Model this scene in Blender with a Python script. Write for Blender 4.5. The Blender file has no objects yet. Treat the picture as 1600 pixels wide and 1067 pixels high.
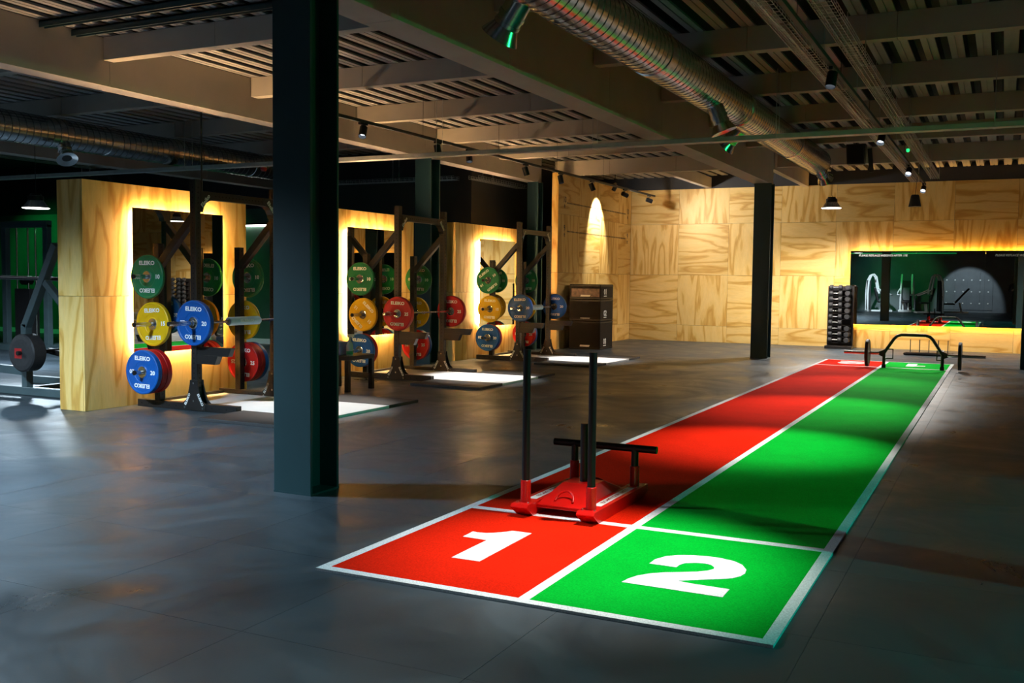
import bpy, math, random
from mathutils import Vector, Matrix
PI = math.pi
rnd = random.Random(7)
sc = bpy.context.scene
C = sc.collection

# ---------------------------------------------------------------- camera
yaw, pitch, roll, H = math.radians(26.268), math.radians(3.502), math.radians(.6155), 1.34
fwd = Vector((-math.sin(yaw), math.cos(yaw), 0)); rgt = Vector((math.cos(yaw), math.sin(yaw), 0)); up = Vector((0, 0, 1))
f2 = fwd*math.cos(pitch) - up*math.sin(pitch); u2 = up*math.cos(pitch) + fwd*math.sin(pitch)
r3 = rgt*math.cos(roll) + u2*math.sin(roll); u3 = u2*math.cos(roll) - rgt*math.sin(roll)
cam = bpy.data.objects.new('camera', bpy.data.cameras.new('camera'))
C.objects.link(cam)
cam.data.sensor_width = 36; cam.data.lens = 34.96; cam.data.clip_end = 200
m = Matrix((r3, u3, -f2)).transposed().to_4x4(); m.translation = (0, 0, H)
cam.matrix_world = m
sc.camera = cam

# ---------------------------------------------------------------- world, exposure
w = bpy.data.worlds.new('world'); sc.world = w; w.use_nodes = True
w.node_tree.nodes['Background'].inputs[0].default_value = (.02, .025, .03, 1)
w.node_tree.nodes['Background'].inputs[1].default_value = .2
sc.view_settings.view_transform = 'Standard'; sc.view_settings.look = 'None'
sc.view_settings.gamma = 1; sc.view_settings.use_curve_mapping = False
sc.view_settings.exposure = 0.0
sc.cycles.use_denoising = True
sc.cycles.max_bounces = 8; sc.cycles.diffuse_bounces = 4; sc.cycles.glossy_bounces = 5
sc.cycles.sample_clamp_indirect = 6.0
sc.cycles.caustics_reflective = False; sc.cycles.caustics_refractive = False

# light strengths
COOL = (.70, .87, 1.0); NEUT = (1, .94, .86); AMBER = (1, .60, .24); GREEN = (.02, 1, .22); TEAL = (.0, .9, .62)
E_LANE, E_RACK, E_WALL, E_BAY, E_STRIP = 780, 640, 420, 3000, 300

# ---------------------------------------------------------------- materials
M = {}
def new_mat(name):
    mt = bpy.data.materials.new(name); mt.use_nodes = True
    M[name] = mt
    nt = mt.node_tree
    return mt, nt, nt.nodes['Principled BSDF']
def nd(nt, t, **kw):
    n = nt.nodes.new(t)
    for k, v in kw.items(): setattr(n, k, v)
    return n
def mat(name, col, rough=.5, metal=0., spec=.5, var=.12, scale=8., bump=0., coat=0., rvar=0.):
    mt, nt, b = new_mat(name)
    b.inputs['Metallic'].default_value = metal
    b.inputs['Roughness'].default_value = rough
    b.inputs['Specular IOR Level'].default_value = spec
    b.inputs['Coat Weight'].default_value = coat
    tc = nd(nt, 'ShaderNodeTexCoord'); nz = nd(nt, 'ShaderNodeTexNoise')
    nz.inputs['Scale'].default_value = scale; nz.inputs['Detail'].default_value = 4
    nt.links.new(tc.outputs['Object'], nz.inputs['Vector'])
    rp = nd(nt, 'ShaderNodeValToRGB')
    rp.color_ramp.elements[0].position = .3; rp.color_ramp.elements[1].position = .7
    rp.color_ramp.elements[0].color = tuple(c*(1-var) for c in col) + (1,)
    rp.color_ramp.elements[1].color = tuple(min(1, c*(1+var)) for c in col) + (1,)
    nt.links.new(nz.outputs['Fac'], rp.inputs['Fac']); nt.links.new(rp.outputs['Color'], b.inputs['Base Color'])
    if rvar:
        mr = nd(nt, 'ShaderNodeMapRange'); mr.inputs['To Min'].default_value = rough-rvar; mr.inputs['To Max'].default_value = rough+rvar
        nt.links.new(nz.outputs['Fac'], mr.inputs['Value']); nt.links.new(mr.outputs['Result'], b.inputs['Roughness'])
    if bump:
        bp = nd(nt, 'ShaderNodeBump'); bp.inputs['Strength'].default_value = bump; bp.inputs['Distance'].default_value = .004
        nt.links.new(nz.outputs['Fac'], bp.inputs['Height']); nt.links.new(bp.outputs['Normal'], b.inputs['Normal'])
    return mt
def emis(name, col, strength):
    mt, nt, b = new_mat(name)
    b.inputs['Base Color'].default_value = (*col, 1)
    b.inputs['Emission Color'].default_value = (*col, 1); b.inputs['Emission Strength'].default_value = strength
    return mt
def plywood(name, sc3):
    mt, nt, b = new_mat(name)
    tc = nd(nt, 'ShaderNodeTexCoord'); oi = nd(nt, 'ShaderNodeObjectInfo')
    ml = nd(nt, 'ShaderNodeMath', operation='MULTIPLY'); ml.inputs[1].default_value = 60
    nt.links.new(oi.outputs['Random'], ml.inputs[0])
    cb = nd(nt, 'ShaderNodeCombineXYZ')
    for i in range(3): nt.links.new(ml.outputs[0], cb.inputs[i])
    va = nd(nt, 'ShaderNodeVectorMath', operation='MULTIPLY'); va.inputs[1].default_value = sc3
    nt.links.new(tc.outputs['Object'], va.inputs[0])
    vb = nd(nt, 'ShaderNodeVectorMath', operation='ADD')
    nt.links.new(va.outputs[0], vb.inputs[0]); nt.links.new(cb.outputs[0], vb.inputs[1])
    n1 = nd(nt, 'ShaderNodeTexNoise'); n1.inputs['Scale'].default_value = 1.15; n1.inputs['Detail'].default_value = 3; n1.inputs['Roughness'].default_value = .42; n1.inputs['Distortion'].default_value = .35
    nt.links.new(vb.outputs[0], n1.inputs['Vector'])
    m1 = nd(nt, 'ShaderNodeMath', operation='MULTIPLY'); m1.inputs[1].default_value = 11
    nt.links.new(n1.outputs['Fac'], m1.inputs[0])
    pp = nd(nt, 'ShaderNodeMath', operation='PINGPONG'); pp.inputs[1].default_value = 1
    nt.links.new(m1.outputs[0], pp.inputs[0])
    rp = nd(nt, 'ShaderNodeValToRGB'); cr = rp.color_ramp
    cr.elements[0].position = 0; cr.elements[0].color = (.53, .285, .060, 1)
    cr.elements[1].position = 1; cr.elements[1].color = (.74, .51, .185, 1)
    e = cr.elements.new(.22); e.color = (.61, .36, .085, 1)
    e = cr.elements.new(.45); e.color = (.72, .475, .155, 1)
    cr.interpolation = 'EASE'
    nt.links.new(pp.outputs[0], rp.inputs['Fac'])
    n2 = nd(nt, 'ShaderNodeTexNoise'); n2.inputs['Scale'].default_value = 22; n2.inputs['Detail'].default_value = 3
    nt.links.new(vb.outputs[0], n2.inputs['Vector'])
    r2 = nd(nt, 'ShaderNodeMapRange'); r2.inputs['To Min'].default_value = .86; r2.inputs['To Max'].default_value = 1.12
    nt.links.new(n2.outputs['Fac'], r2.inputs['Value'])
    r4 = nd(nt, 'ShaderNodeMapRange'); r4.inputs['To Min'].default_value = .9; r4.inputs['To Max'].default_value = 1.08
    nt.links.new(oi.outputs['Random'], r4.inputs['Value'])
    mm = nd(nt, 'ShaderNodeMath', operation='MULTIPLY'); nt.links.new(r2.outputs[0], mm.inputs[0]); nt.links.new(r4.outputs[0], mm.inputs[1])
    vm = nd(nt, 'ShaderNodeVectorMath', operation='SCALE')
    nt.links.new(rp.outputs['Color'], vm.inputs[0]); nt.links.new(mm.outputs[0], vm.inputs['Scale'])
    nt.links.new(vm.outputs[0], b.inputs['Base Color'])
    b.inputs['Roughness'].default_value = .48; b.inputs['Specular IOR Level'].default_value = .35
    return mt
plywood('ply_v', (2.6, 2.6, .42)); plywood('ply_hx', (.42, 2.6, 2.6)); plywood('ply_hy', (2.6, .42, 2.6))
def floor_mat():
    mt, nt, b = new_mat('rubber_floor')
    g = nd(nt, 'ShaderNodeNewGeometry')
    n1 = nd(nt, 'ShaderNodeTexNoise'); n1.inputs['Scale'].default_value = 1.1; n1.inputs['Detail'].default_value = 9; n1.inputs['Roughness'].default_value = .62; n1.inputs['Distortion'].default_value = 1.2
    n2 = nd(nt, 'ShaderNodeTexNoise'); n2.inputs['Scale'].default_value = 90; n2.inputs['Detail'].default_value = 2
    nt.links.new(g.outputs['Position'], n1.inputs['Vector']); nt.links.new(g.outputs['Position'], n2.inputs['Vector'])
    rp = nd(nt, 'ShaderNodeValToRGB'); rp.color_ramp.elements[0].position = .32; rp.color_ramp.elements[1].position = .72
    rp.color_ramp.elements[0].color = (.024, .034, .044, 1); rp.color_ramp.elements[1].color = (.062, .080, .096, 1)
    nt.links.new(n1.outputs['Fac'], rp.inputs['Fac'])
    oi = nd(nt, 'ShaderNodeObjectInfo'); r0 = nd(nt, 'ShaderNodeMapRange'); r0.inputs['To Min'].default_value = .88; r0.inputs['To Max'].default_value = 1.12
    nt.links.new(oi.outputs['Random'], r0.inputs['Value'])
    vm = nd(nt, 'ShaderNodeVectorMath', operation='SCALE'); nt.links.new(rp.outputs['Color'], vm.inputs[0]); nt.links.new(r0.outputs[0], vm.inputs['Scale'])
    nt.links.new(vm.outputs[0], b.inputs['Base Color'])
    r = nd(nt, 'ShaderNodeMapRange'); r.inputs['From Min'].default_value = .3; r.inputs['From Max'].default_value = .7; r.inputs['To Min'].default_value = .26; r.inputs['To Max'].default_value = .58
    nt.links.new(n1.outputs['Fac'], r.inputs['Value']); nt.links.new(r.outputs[0], b.inputs['Roughness'])
    bp = nd(nt, 'ShaderNodeBump'); bp.inputs['Strength'].default_value = .08; bp.inputs['Distance'].default_value = .002
    nt.links.new(n2.outputs['Fac'], bp.inputs['Height']); nt.links.new(bp.outputs['Normal'], b.inputs['Normal'])
    b.inputs['Specular IOR Level'].default_value = .38
floor_mat()
def turf_mat(name, col):
    mt, nt, b = new_mat(name)
    g = nd(nt, 'ShaderNodeNewGeometry')
    n2 = nd(nt, 'ShaderNodeTexNoise'); n2.inputs['Scale'].default_value = 140; n2.inputs['Detail'].default_value = 3
    n1 = nd(nt, 'ShaderNodeTexNoise'); n1.inputs['Scale'].default_value = 3; n1.inputs['Detail'].default_value = 4
    for n in (n1, n2): nt.links.new(g.outputs['Position'], n.inputs['Vector'])
    ad = nd(nt, 'ShaderNodeMath', operation='MULTIPLY_ADD'); ad.inputs[1].default_value = .35
    nt.links.new(n1.outputs['Fac'], ad.inputs[0]); nt.links.new(n2.outputs['Fac'], ad.inputs[2])
    r = nd(nt, 'ShaderNodeMapRange'); r.inputs['From Min'].default_value = .4; r.inputs['From Max'].default_value = .95
    r.inputs['To Min'].default_value = .7; r.inputs['To Max'].default_value = 1.25
    nt.links.new(ad.outputs[0], r.inputs['Value'])
    vm = nd(nt, 'ShaderNodeVectorMath', operation='SCALE'); vm.inputs[0].default_value = col
    nt.links.new(r.outputs[0], vm.inputs['Scale']); nt.links.new(vm.outputs[0], b.inputs['Base Color'])
    bp = nd(nt, 'ShaderNodeBump'); bp.inputs['Strength'].default_value = .5; bp.inputs['Distance'].default_value = .006
    nt.links.new(n2.outputs['Fac'], bp.inputs['Height']); nt.links.new(bp.outputs['Normal'], b.inputs['Normal'])
    b.inputs['Roughness'].default_value = .95; b.inputs['Specular IOR Level'].default_value = .03
turf_mat('turf_red', (.62, .013, .002)); turf_mat('turf_green', (.0, .37, .025)); turf_mat('turf_white', (.70, .72, .74))
mat('beam_wood', (.47, .42, .355), .62, spec=.3, var=.07, scale=2.5)
mat('deck_steel', (.42, .40, .38), .5, metal=.0, var=.1, scale=3)
mat('deck_flute', (.020, .021, .022), .8, var=.3, scale=20)
mat('column_paint', (.012, .047, .055), .45, var=.08, scale=3)
mat('wall_dark', (.022, .022, .024), .75, var=.15, scale=2)
mat('wall_grey', (.16, .17, .18), .8, var=.1, scale=2)
mat('wall_green', (.06, .13, .09), .7, var=.15, scale=2)
mat('black_metal', (.015, .013, .0125), .40, metal=.0, spec=.35, var=.2, scale=6)
mat('hole_black', (.004, .004, .004), .9)
mat('black_matte', (.012, .012, .013), .6, var=.2)
mat('black_plastic', (.006, .006, .007), .38, spec=.3)
mat('rubber_black', (.022, .022, .024), .62, var=.2, scale=30)
mat('chrome', (.62, .60, .57), .22, metal=1, var=.05)
mat('galv', (.56, .57, .57), .23, metal=1, var=.10, scale=9, rvar=.05)
mat('galv_seam', (.10, .10, .10), .45, metal=.6)
mat('galv_sheet', (.50, .51, .50), .45, metal=.3, var=.1)
mat('galv_wire', (.55, .55, .54), .4, metal=.9)
mat('white_paint', (.78, .78, .76), .4, var=.04)
mat('white_board', (.80, .81, .82), .35, var=.04, scale=3)
mat('letter_white', (.85, .85, .83), .5, var=.03)
mat('plate_red', (.52, .010, .012), .42, spec=.3, var=.08)
mat('plate_blue', (.004, .085, .36), .42, spec=.3, var=.08)
mat('plate_yellow', (.72, .44, .006), .42, spec=.3, var=.08)
mat('plate_green', (.005, .17, .065), .42, spec=.3, var=.08)
mat('sled_red', (.60, .006, .004), .28, spec=.4, var=.06)
mat('decal_white', (.75, .72, .70), .4)
mat('decal_red', (.25, .01, .01), .4)
mat('pad_grey', (.46, .60, .66), .6, var=.06)
mat('frame_teal', (.07, .11, .12), .4, var=.1)
mat('box_brown', (.008, .0055, .005), .62, spec=.15, var=.15)
mat('box_streak', (.13, .07, .05), .5, var=.5, scale=14)
mat('cable_black', (.012, .013, .012), .5)
mat('cable_pale', (.20, .24, .21), .5)
mat('bottle_clear', (.72, .80, .82), .25, var=.03)
mat('wipes_blue', (.16, .24, .55), .5)
mat('label_green', (.05, .35, .18), .5)
mat('upholstery', (.012, .012, .013), .45)
mat('skin', (.45, .28, .2), .5); mat('cloth_dark', (.018, .018, .022), .85, var=.2, scale=20); mat('hair_dark', (.02, .014, .01), .6)
emis('led_amber', AMBER, E_STRIP)
emis('led_peach', (1, .66, .38), 100)
emis('led_green_dim', GREEN, .3)
emis('led_amber_dim', (1, .50, .09), 150)
emis('led_white', (1, .97, .92), 10); emis('led_cool', (.75, .86, 1), 5); emis('led_green', GREEN, 1.6); emis('led_red', (1, .03, .02), 5)
mt, nt, b = new_mat('mirror'); b.inputs['Base Color'].default_value = (.80, .83, .80, 1); b.inputs['Metallic'].default_value = 1; b.inputs['Roughness'].default_value = .0
mat('red_plastic', (.45, .02, .02), .4)

# ---------------------------------------------------------------- mesh helpers
class MB:
    def __init__(s): s.v = []; s.f = []; s.sm = []
    def add(s, vs, fs, smooth=False):
        o = len(s.v); s.v += [tuple(p) for p in vs]
        for f in fs: s.f.append([i+o for i in f]); s.sm.append(smooth)
        return s
    def box(s, x0, x1, y0, y1, z0, z1):
        return s.add([(x0,y0,z0),(x1,y0,z0),(x1,y1,z0),(x0,y1,z0),(x0,y0,z1),(x1,y0,z1),(x1,y1,z1),(x0,y1,z1)],
                     [(0,3,2,1),(4,5,6,7),(0,1,5,4),(1,2,6,5),(2,3,7,6),(3,0,4,7)])
    def beam(s, p0, p1, w, h, upv=(0,0,1)):
        p0, p1 = Vector(p0), Vector(p1); d = (p1-p0).normalized(); u = Vector(upv)
        sd = d.cross(u).normalized()*w/2; uu = sd.cross(d).normalized()*h/2
        vs = [p+a*sd+b*uu for p in (p0, p1) for a, b in ((-1,-1),(1,-1),(1,1),(-1,1))]
        return s.add(vs, [(0,3,2,1),(4,5,6,7),(0,1,5,4),(1,2,6,5),(2,3,7,6),(3,0,4,7)][:2] + [(0,1,5,4),(1,2,6,5),(2,3,7,6),(3,0,4,7)])
    def cyl(s, p0, p1, r0, r1=None, n=16, caps=True):
        p0, p1 = Vector(p0), Vector(p1); r1 = r0 if r1 is None else r1
        d = (p1-p0).normalized(); a = d.orthogonal().normalized(); bb = d.cross(a)
        R0 = [p0+(a*math.cos(2*PI*i/n)+bb*math.sin(2*PI*i/n))*r0 for i in range(n)]
        R1 = [p1+(a*math.cos(2*PI*i/n)+bb*math.sin(2*PI*i/n))*r1 for i in range(n)]
        s.add(R0+R1, [(i, (i+1) % n, n+(i+1) % n, n+i) for i in range(n)], True)
        if caps:
            s.add(R0, [tuple(range(n))[::-1]]); s.add(R1, [tuple(range(n))])
        return s
    def tube(s, path, r, n=10, caps=True):
        P = [Vector(p) for p in path]; rings = []
        a = None
        for i, p in enumerate(P):
            d = ((P[min(i+1, len(P)-1)]-p).normalized() + (p-P[max(i-1, 0)]).normalized()).normalized()
            if a is None: a = d.orthogonal().normalized()
            else: a = (a - d*a.dot(d)).normalized()
            bb = d.cross(a)
            rings.append([p+(a*math.cos(2*PI*k/n)+bb*math.sin(2*PI*k/n))*r for k in range(n)])
        vs = [q for R in rings for q in R]
        fs = [(i*n+k, i*n+(k+1) % n, (i+1)*n+(k+1) % n, (i+1)*n+k) for i in range(len(P)-1) for k in range(n)]
        s.add(vs, fs, True)
        if caps: s.add(rings[0], [tuple(range(n))[::-1]]); s.add(rings[-1], [tuple(range(n))])
        return s
    def prism(s, pts, off):
        off = Vector(off); P = [Vector(p) for p in pts]; n = len(P)
        s.add(P, [tuple(range(n))]); s.add([p+off for p in P], [tuple(range(n))[::-1]])
        return s.add(P+[p+off for p in P], [(i, n+i, n+(i+1) % n, (i+1) % n) for i in range(n)])
    def lathe(s, prof, axis='Y', c=(0,0,0), n=32):
        # prof: list of (radius, height); consecutive segments get own verts for crisp edges
        for (ra, ha), (rb, hb) in zip(prof[:-1], prof[1:]):
            vs = []
            for r, h in ((ra, ha), (rb, hb)):
                for k in range(n):
                    a = 2*PI*k/n; x, y = r*math.cos(a), r*math.sin(a)
                    p = (x, h, -y) if axis == 'Y' else ((x, y, h) if axis == 'Z' else (h, x, y))
                    vs.append((p[0]+c[0], p[1]+c[1], p[2]+c[2]))
            s.add(vs, [(k, (k+1) % n, n+(k+1) % n, n+k) for k in range(n)], True)
        return s
    def mesh(s, name):
        me = bpy.data.meshes.new(name); me.from_pydata(s.v, [], s.f)
        me.polygons.foreach_set('use_smooth', s.sm); me.update()
        return me
def link(name, me, mt, parent=None, loc=(0,0,0), rot=(0,0,0), bevel=0, seg=2):
    o = bpy.data.objects.new(name, me); C.objects.link(o)
    if mt and not me.materials: me.materials.append(M[mt])
    o.parent = parent; o.location = loc; o.rotation_euler = rot
    if bevel:
        bv = o.modifiers.new('bevel', 'BEVEL'); bv.width = bevel; bv.segments = seg; bv.limit_method = 'ANGLE'; bv.angle_limit = .7
    return o
def ob(name, mb, mt, parent=None, loc=(0,0,0), rot=(0,0,0), bevel=0):
    return link(name, mb.mesh(name), mt, parent, loc, rot, bevel)
def tag(o, label, cat, group=None):
    o['label'] = label; o['category'] = cat
    if group: o['group'] = group
    return o
def thing(name, label, cat, loc=(0,0,0), rot=(0,0,0), group=None):
    o = bpy.data.objects.new(name, None); C.objects.link(o); o.location = loc; o.rotation_euler = rot
    o.empty_display_size = .1
    return tag(o, label, cat, group)
ORD = ['first', 'second', 'third', 'fourth', 'fifth', 'sixth', 'seventh', 'eighth', 'ninth', 'tenth']
def struct(o): o['kind'] = 'structure'; return o
def copy_tree(o, parent=None):
    c = o.copy(); C.objects.link(c); c.parent = parent
    for ch in list(o.children): copy_tree(ch, c)
    return c
def lamp(name, kind, loc, energy, color, target=None, parent=None, size=.08, angle=50, blend=.6):
    l = bpy.data.lights.new(name, kind); l.energy = energy; l.color = color
    if kind == 'SPOT': l.spot_size = math.radians(angle); l.spot_blend = blend; l.shadow_soft_size = size
    elif kind == 'POINT': l.shadow_soft_size = size
    elif kind == 'AREA': l.shape = 'DISK'; l.size = size
    o = bpy.data.objects.new(name, l); C.objects.link(o); o.location = loc
    if target is not None:
        o.rotation_euler = (Vector(target)-Vector(loc)).to_track_quat('-Z', 'Y').to_euler()
    if parent is not None:
        o.parent = parent
    return o
_txt = {}
def text_geo(body, size, sx=1., shear=0., fat=0.):
    k = (body, size, sx, shear, fat)
    if k not in _txt:
        cu = bpy.data.curves.new('t', 'FONT'); cu.body = body; cu.size = size; cu.align_x = 'CENTER'; cu.align_y = 'CENTER'
        cu.shear = shear; cu.offset = fat; cu.resolution_u = 2; cu.fill_mode = 'FRONT'
        o = bpy.data.objects.new('t', cu); C.objects.link(o)
        dg = bpy.context.evaluated_depsgraph_get(); dg.update()
        me = bpy.data.meshes.new_from_object(o.evaluated_get(dg))
        _txt[k] = ([(v.co.x*sx, v.co.y) for v in me.vertices], [tuple(p.vertices) for p in me.polygons])
        bpy.data.objects.remove(o); bpy.data.curves.remove(cu); bpy.data.meshes.remove(me)
    return _txt[k]
def letters(o): o['kind'] = 'stuff'; return o
def put_text(mb, geo, fn, flip=False):
    vs, fs = geo
    mb.add([fn(x, y) for x, y in vs], [f[::-1] if flip else f for f in fs])
    return mb

# ================================================================ ROOM SHELL
XL, XR, YR, YB = -26.0, 8.5, -10.6, 22.10
ZD = 3.73
TX0, TY0, TW, TH, NX, NY = -.61-12*.97, 2.87-1*.957, .97, .957, 18, 16
fx0, fx1, fy0, fy1 = TX0, TX0+NX*TW, TY0, TY0+NY*TH
fl = MB()
fl.box(XL, XR, YR, fy0, -.1, 0); fl.box(XL, XR, fy1, YB+.1, -.1, 0)
fl.box(XL, fx0, fy0, fy1, -.1, 0); fl.box(fx1, XR, fy0, fy1, -.1, 0); fl.box(fx0, fx1, fy0, fy1, -.1, -.012)
floor = struct(ob('floor', fl, 'rubber_floor'))
tile_me = MB().box(.0009, TW-.0009, .0009, TH-.0009, -.012, 0).mesh('floor_tile'); tile_me.materials.append(M['rubber_floor'])
for i in range(NX):
    for j in range(NY):
        link('floor_tile', tile_me, None, floor, (TX0+i*TW, TY0+j*TH, 0))

# ceiling: dark flutes with pale steel ribs along Y
ceil = struct(ob('ceiling', MB().box(XL, XR, YR, YB, ZD+.09, ZD+.2), 'deck_flute'))
rb = MB(); L0, L1 = YR, YB
rb.box(-.066, -.007, L0, L1, 0, .02); rb.box(.007, .066, L0, L1, 0, .02); rb.box(-.007, .007, L0, L1, .012, .02)
rb.add([(-.066,L0,.02),(-.09,L0,.09),(-.09,L1,.09),(-.066,L1,.02)], [(0,1,2,3)]); rb.add([(.066,L0,.02),(.09,L0,.09),(.09,L1,.09),(.066,L1,.02)], [(3,2,1,0)])
rib_me = rb.mesh('deck_rib'); rib_me.materials.append(M['deck_steel']); rib_me.materials.append(M['deck_flute'])
for p in rib_me.polygons:
    if p.index >= len(rib_me.polygons)-2: p.material_index = 1   # dark infill sides of the flutes
x = -18.4
while x < XR-.1:
    link('deck_rib', rib_me, None, ceil, (x, 0, ZD)); x += .245

struct(ob('wall_left', MB().box(XL-.2, XL, YR, YB, 0, 4), 'wall_green'))
struct(ob('wall_right', MB().box(XR, XR+.2, YR, YB, 0, 4), 'wall_dark'))
struct(ob('wall_rear', MB().box(XL, XR, YR-.2, YR, 0, 4), 'wall_grey'))
struct(ob('wall_gym', MB().box(XL, -8.75, 16.0, 16.2, 0, 3.9).box(-8.95, -8.75, 16.2, 22.1, 0, 3.9), 'wall_dark'))
gw = ob('wall_accent', MB().box(XL, -13.2, 15.97, 16.0, 0, 2.75), 'wall_green'); struct(gw)
struct(ob('baseboard_gym', MB().box(XL, -13.2, 15.93, 15.97, 0, .1), 'white_paint'))

# plywood back wall
wb = struct(ob('wall_back', MB().box(-8.75, XR, YB, YB+.2, 0, 4).box(-8.75, XR, YB-.002, YB, 3.45, 3.9), 'wall_dark'))
def panel_x(x0, x1, z0, z1, y, mt, parent, t=.018, g=.002):   # panel facing -Y
    w2, h2 = (x1-x0)/2-g, (z1-z0)/2-g
    return ob('plywood_panel', MB().box(-w2, w2, -t, 0, -h2, h2), mt, parent, ((x0+x1)/2, y, (z0+z1)/2), bevel=.0015)
def panel_y(y0, y1, z0, z1, x, mt, parent, t=.018, g=.002):   # panel facing +X
    w2, h2 = (y1-y0)/2-g, (z1-z0)/2-g
    return ob('plywood_panel', MB().box(0, t, -w2, w2, -h2, h2), mt, parent, (x, (y0+y1)/2, (z0+z1)/2), bevel=.0015)
ZR = [0, .37, 1.51, 2.66, 3.45]
for r in range(4):
    k = 0; x = -7.84
    while x < XR-.05:
        x1 = min(x+1.148, XR)
        hor = (k+r) % 2 == 1 if r else k % 3 != 1
        panel_x(x, x1, ZR[r], ZR[r+1], YB-.002, 'ply_hx' if hor else 'ply_v', wb)
        x = x1; k += 1
ws = struct(ob('wall_side', MB().box(-7.97, -7.858, 17.87, YB-.02, 0, 3.45), 'wall_dark'))
YS = [17.87, 18.95, 20.1, 21.25, YB-.02]
for r in range(4):
    for k in range(4):
        panel_y(YS[k], YS[k+1], ZR[r], ZR[r+1], -7.858, 'ply_hy' if (k+r) % 2 else 'ply_v', ws)
panel_x(-7.975, -7.84, 0, 1.51, 17.87, 'ply_v', ws); panel_x(-7.975, -7.84, 1.51, 3.45, 17.87, 'ply_v', ws)
# wall-ball target lines with height figures
for z, fig in ((2.89, '10'), (2.33, '9')):
    d = MB()
    for k in range(52):
        yy = 18.32+k*(3.36/51)
        d.box(0, .003, yy-.017, yy+.017, z-.014, z+.014)
    for yy in (18.17, 21.83):
        for s, sz, dz in ((fig, .17, .055), ('ft', .1, -.075)):
            put_text(d, text_geo(s, sz, .9, 0, .004), lambda a, b_, yy=yy, dz=dz, z=z: (.003, yy+a, z+b_+dz))
    ob('target_line', d, 'black_matte', ws, (-7.84, 0, 0))

# ================================================================ COLUMNS AND BEAMS
def h_column(x0, x1, y0, y1, z1, label):
    t = thing('steel_column', label, 'column', ((x0+x1)/2, (y0+y1)/2, 0))
    a, b_ = (x1-x0)/2, (y1-y0)/2
    ob('flange', MB().box(-a, a, -b_, -b_+.02, 0, z1), 'column_paint', t, bevel=.003)
    ob('flange', MB().box(-a, a, b_-.02, b_, 0, z1), 'column_paint', t, bevel=.003)
    ob('web', MB().box(-.008, .008, -b_+.02, b_-.02, 0, z1), 'column_paint', t)
    ob('base_plate', MB().box(-a-.001, a+.001, -b_-.001, b_+.001, 0, .012), 'column_paint', t)
    return t
h_column(-4.068, -3.782, 4.885, 5.175, 3.11, 'tall dark teal steel column standing beside the numbered lane start and sled')
h_column(-4.045, -3.745, 17.86, 18.15, 3.11, 'slim dark steel column in front of plain plywood back wall')
h_column(-8.43, -8.14, 13.55, 13.84, 3.25, 'dark steel column rising between two plywood mirror towers')
h_column(-8.36, -8.13, 17.54, 17.78, 3.25, 'dark steel column touching the end of the plywood target wall')
h_column(.275, .565, 17.86, 18.15, 3.11, 'dark steel column in front of the long back wall mirror')
h_column(.30, .59, 4.885, 5.175, 3.11, 'dark steel column beside the green lane, beyond its white edge')

def clad_beam(name, label, x0, x1, y0, y1, z0, z1, along, step, group=None, cat='beam'):
    cx, cy = (x0+x1)/2, (y0+y1)/2
    t = thing(name, label, cat, (cx, cy, z0), group=group)
    a0, a1 = (y0-cy, y1-cy) if along == 'Y' else (x0-cx, x1-cx)
    n = max(1, round((a1-a0)/step)); b = (x1-x0)/2 if along == 'Y' else (y1-y0)/2
    cuts = [a0+(a1-a0)*(k+(0 if k in (0, n) else rnd.uniform(-.18, .18)))/n for k in range(n+1)]
    for k in range(n):
        p, q = cuts[k]+.0015, cuts[k+1]-.0015
        bx = MB().box(-b, b, p, q, 0, z1-z0) if along == 'Y' else MB().box(p, q, -b, b, 0, z1-z0)
        ob('cladding_board', bx, 'beam_wood', t, bevel=.003)
    return t
ZP = ZD-.003
clad_beam('main_beam', 'deep pale main beam resting on the dark columns beside the lane', -4.07, -3.78, YR, 18.17, 3.11, ZP, 'Y', 2.1)
clad_beam('main_beam', 'warm-lit pale main beam running above the plywood mirror towers', -8.42, -8.18, YR, 17.8, 3.25, ZP, 'Y', 2.1)
clad_beam('main_beam', 'shadowed main beam beyond the round duct over the machine area', -13.25, -13.0, YR, 15.9, 3.11, ZP, 'Y', 2.1)
clad_beam('main_beam', 'pale main beam carried by the columns on the green lane side', .28, .57, YR, 18.17, 3.11, ZP, 'Y', 2.1)
YJ = [.72, 2.90, 5.06, 7.24, 9.42, 11.60, 13.78, 15.96, 18.40]
bays = [(-12.99, -8.43, 'shadowed joist in the bay above the machine area', 'joists in the machine-side bay'),
        (-8.17, -4.08, 'warm-lit pale joist in the bay over the racks', 'joists in the warm-lit bay'),
        (-3.77, .27, 'dim pale joist in the bay above the turf lane', 'joists in the lane bay'),
        (.58, 8.45, 'dim joist in the bay beyond the green lane', 'joists in the outer bay')]
for x0, x1, lab, g in bays:
    ys = [y for y in YJ if not (y > 15.9 and x0 < -12)]
    for n_, y in enumerate(ys):
        zb = 3.5 if y < 18 else 3.44
        clad_beam('joist', '%s, %s from the back wall' % (lab, ORD[len(ys)-1-n_]), x0, x1, y, y+.13, zb, ZP, 'X', 1.35, g, 'joist')
clad_beam('stub_joist', 'short pale joist running to the back wall, target wall side of column', -6.08, -5.96, 18.54, YB-.01, 3.46, 3.69, 'Y', 4, None, 'joist')
clad_beam('stub_joist', 'short pale joist running to the back wall above the slim column', -3.96, -3.84, 18.54, YB-.01, 3.42, 3.72, 'Y', 4, None, 'joist')
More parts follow.
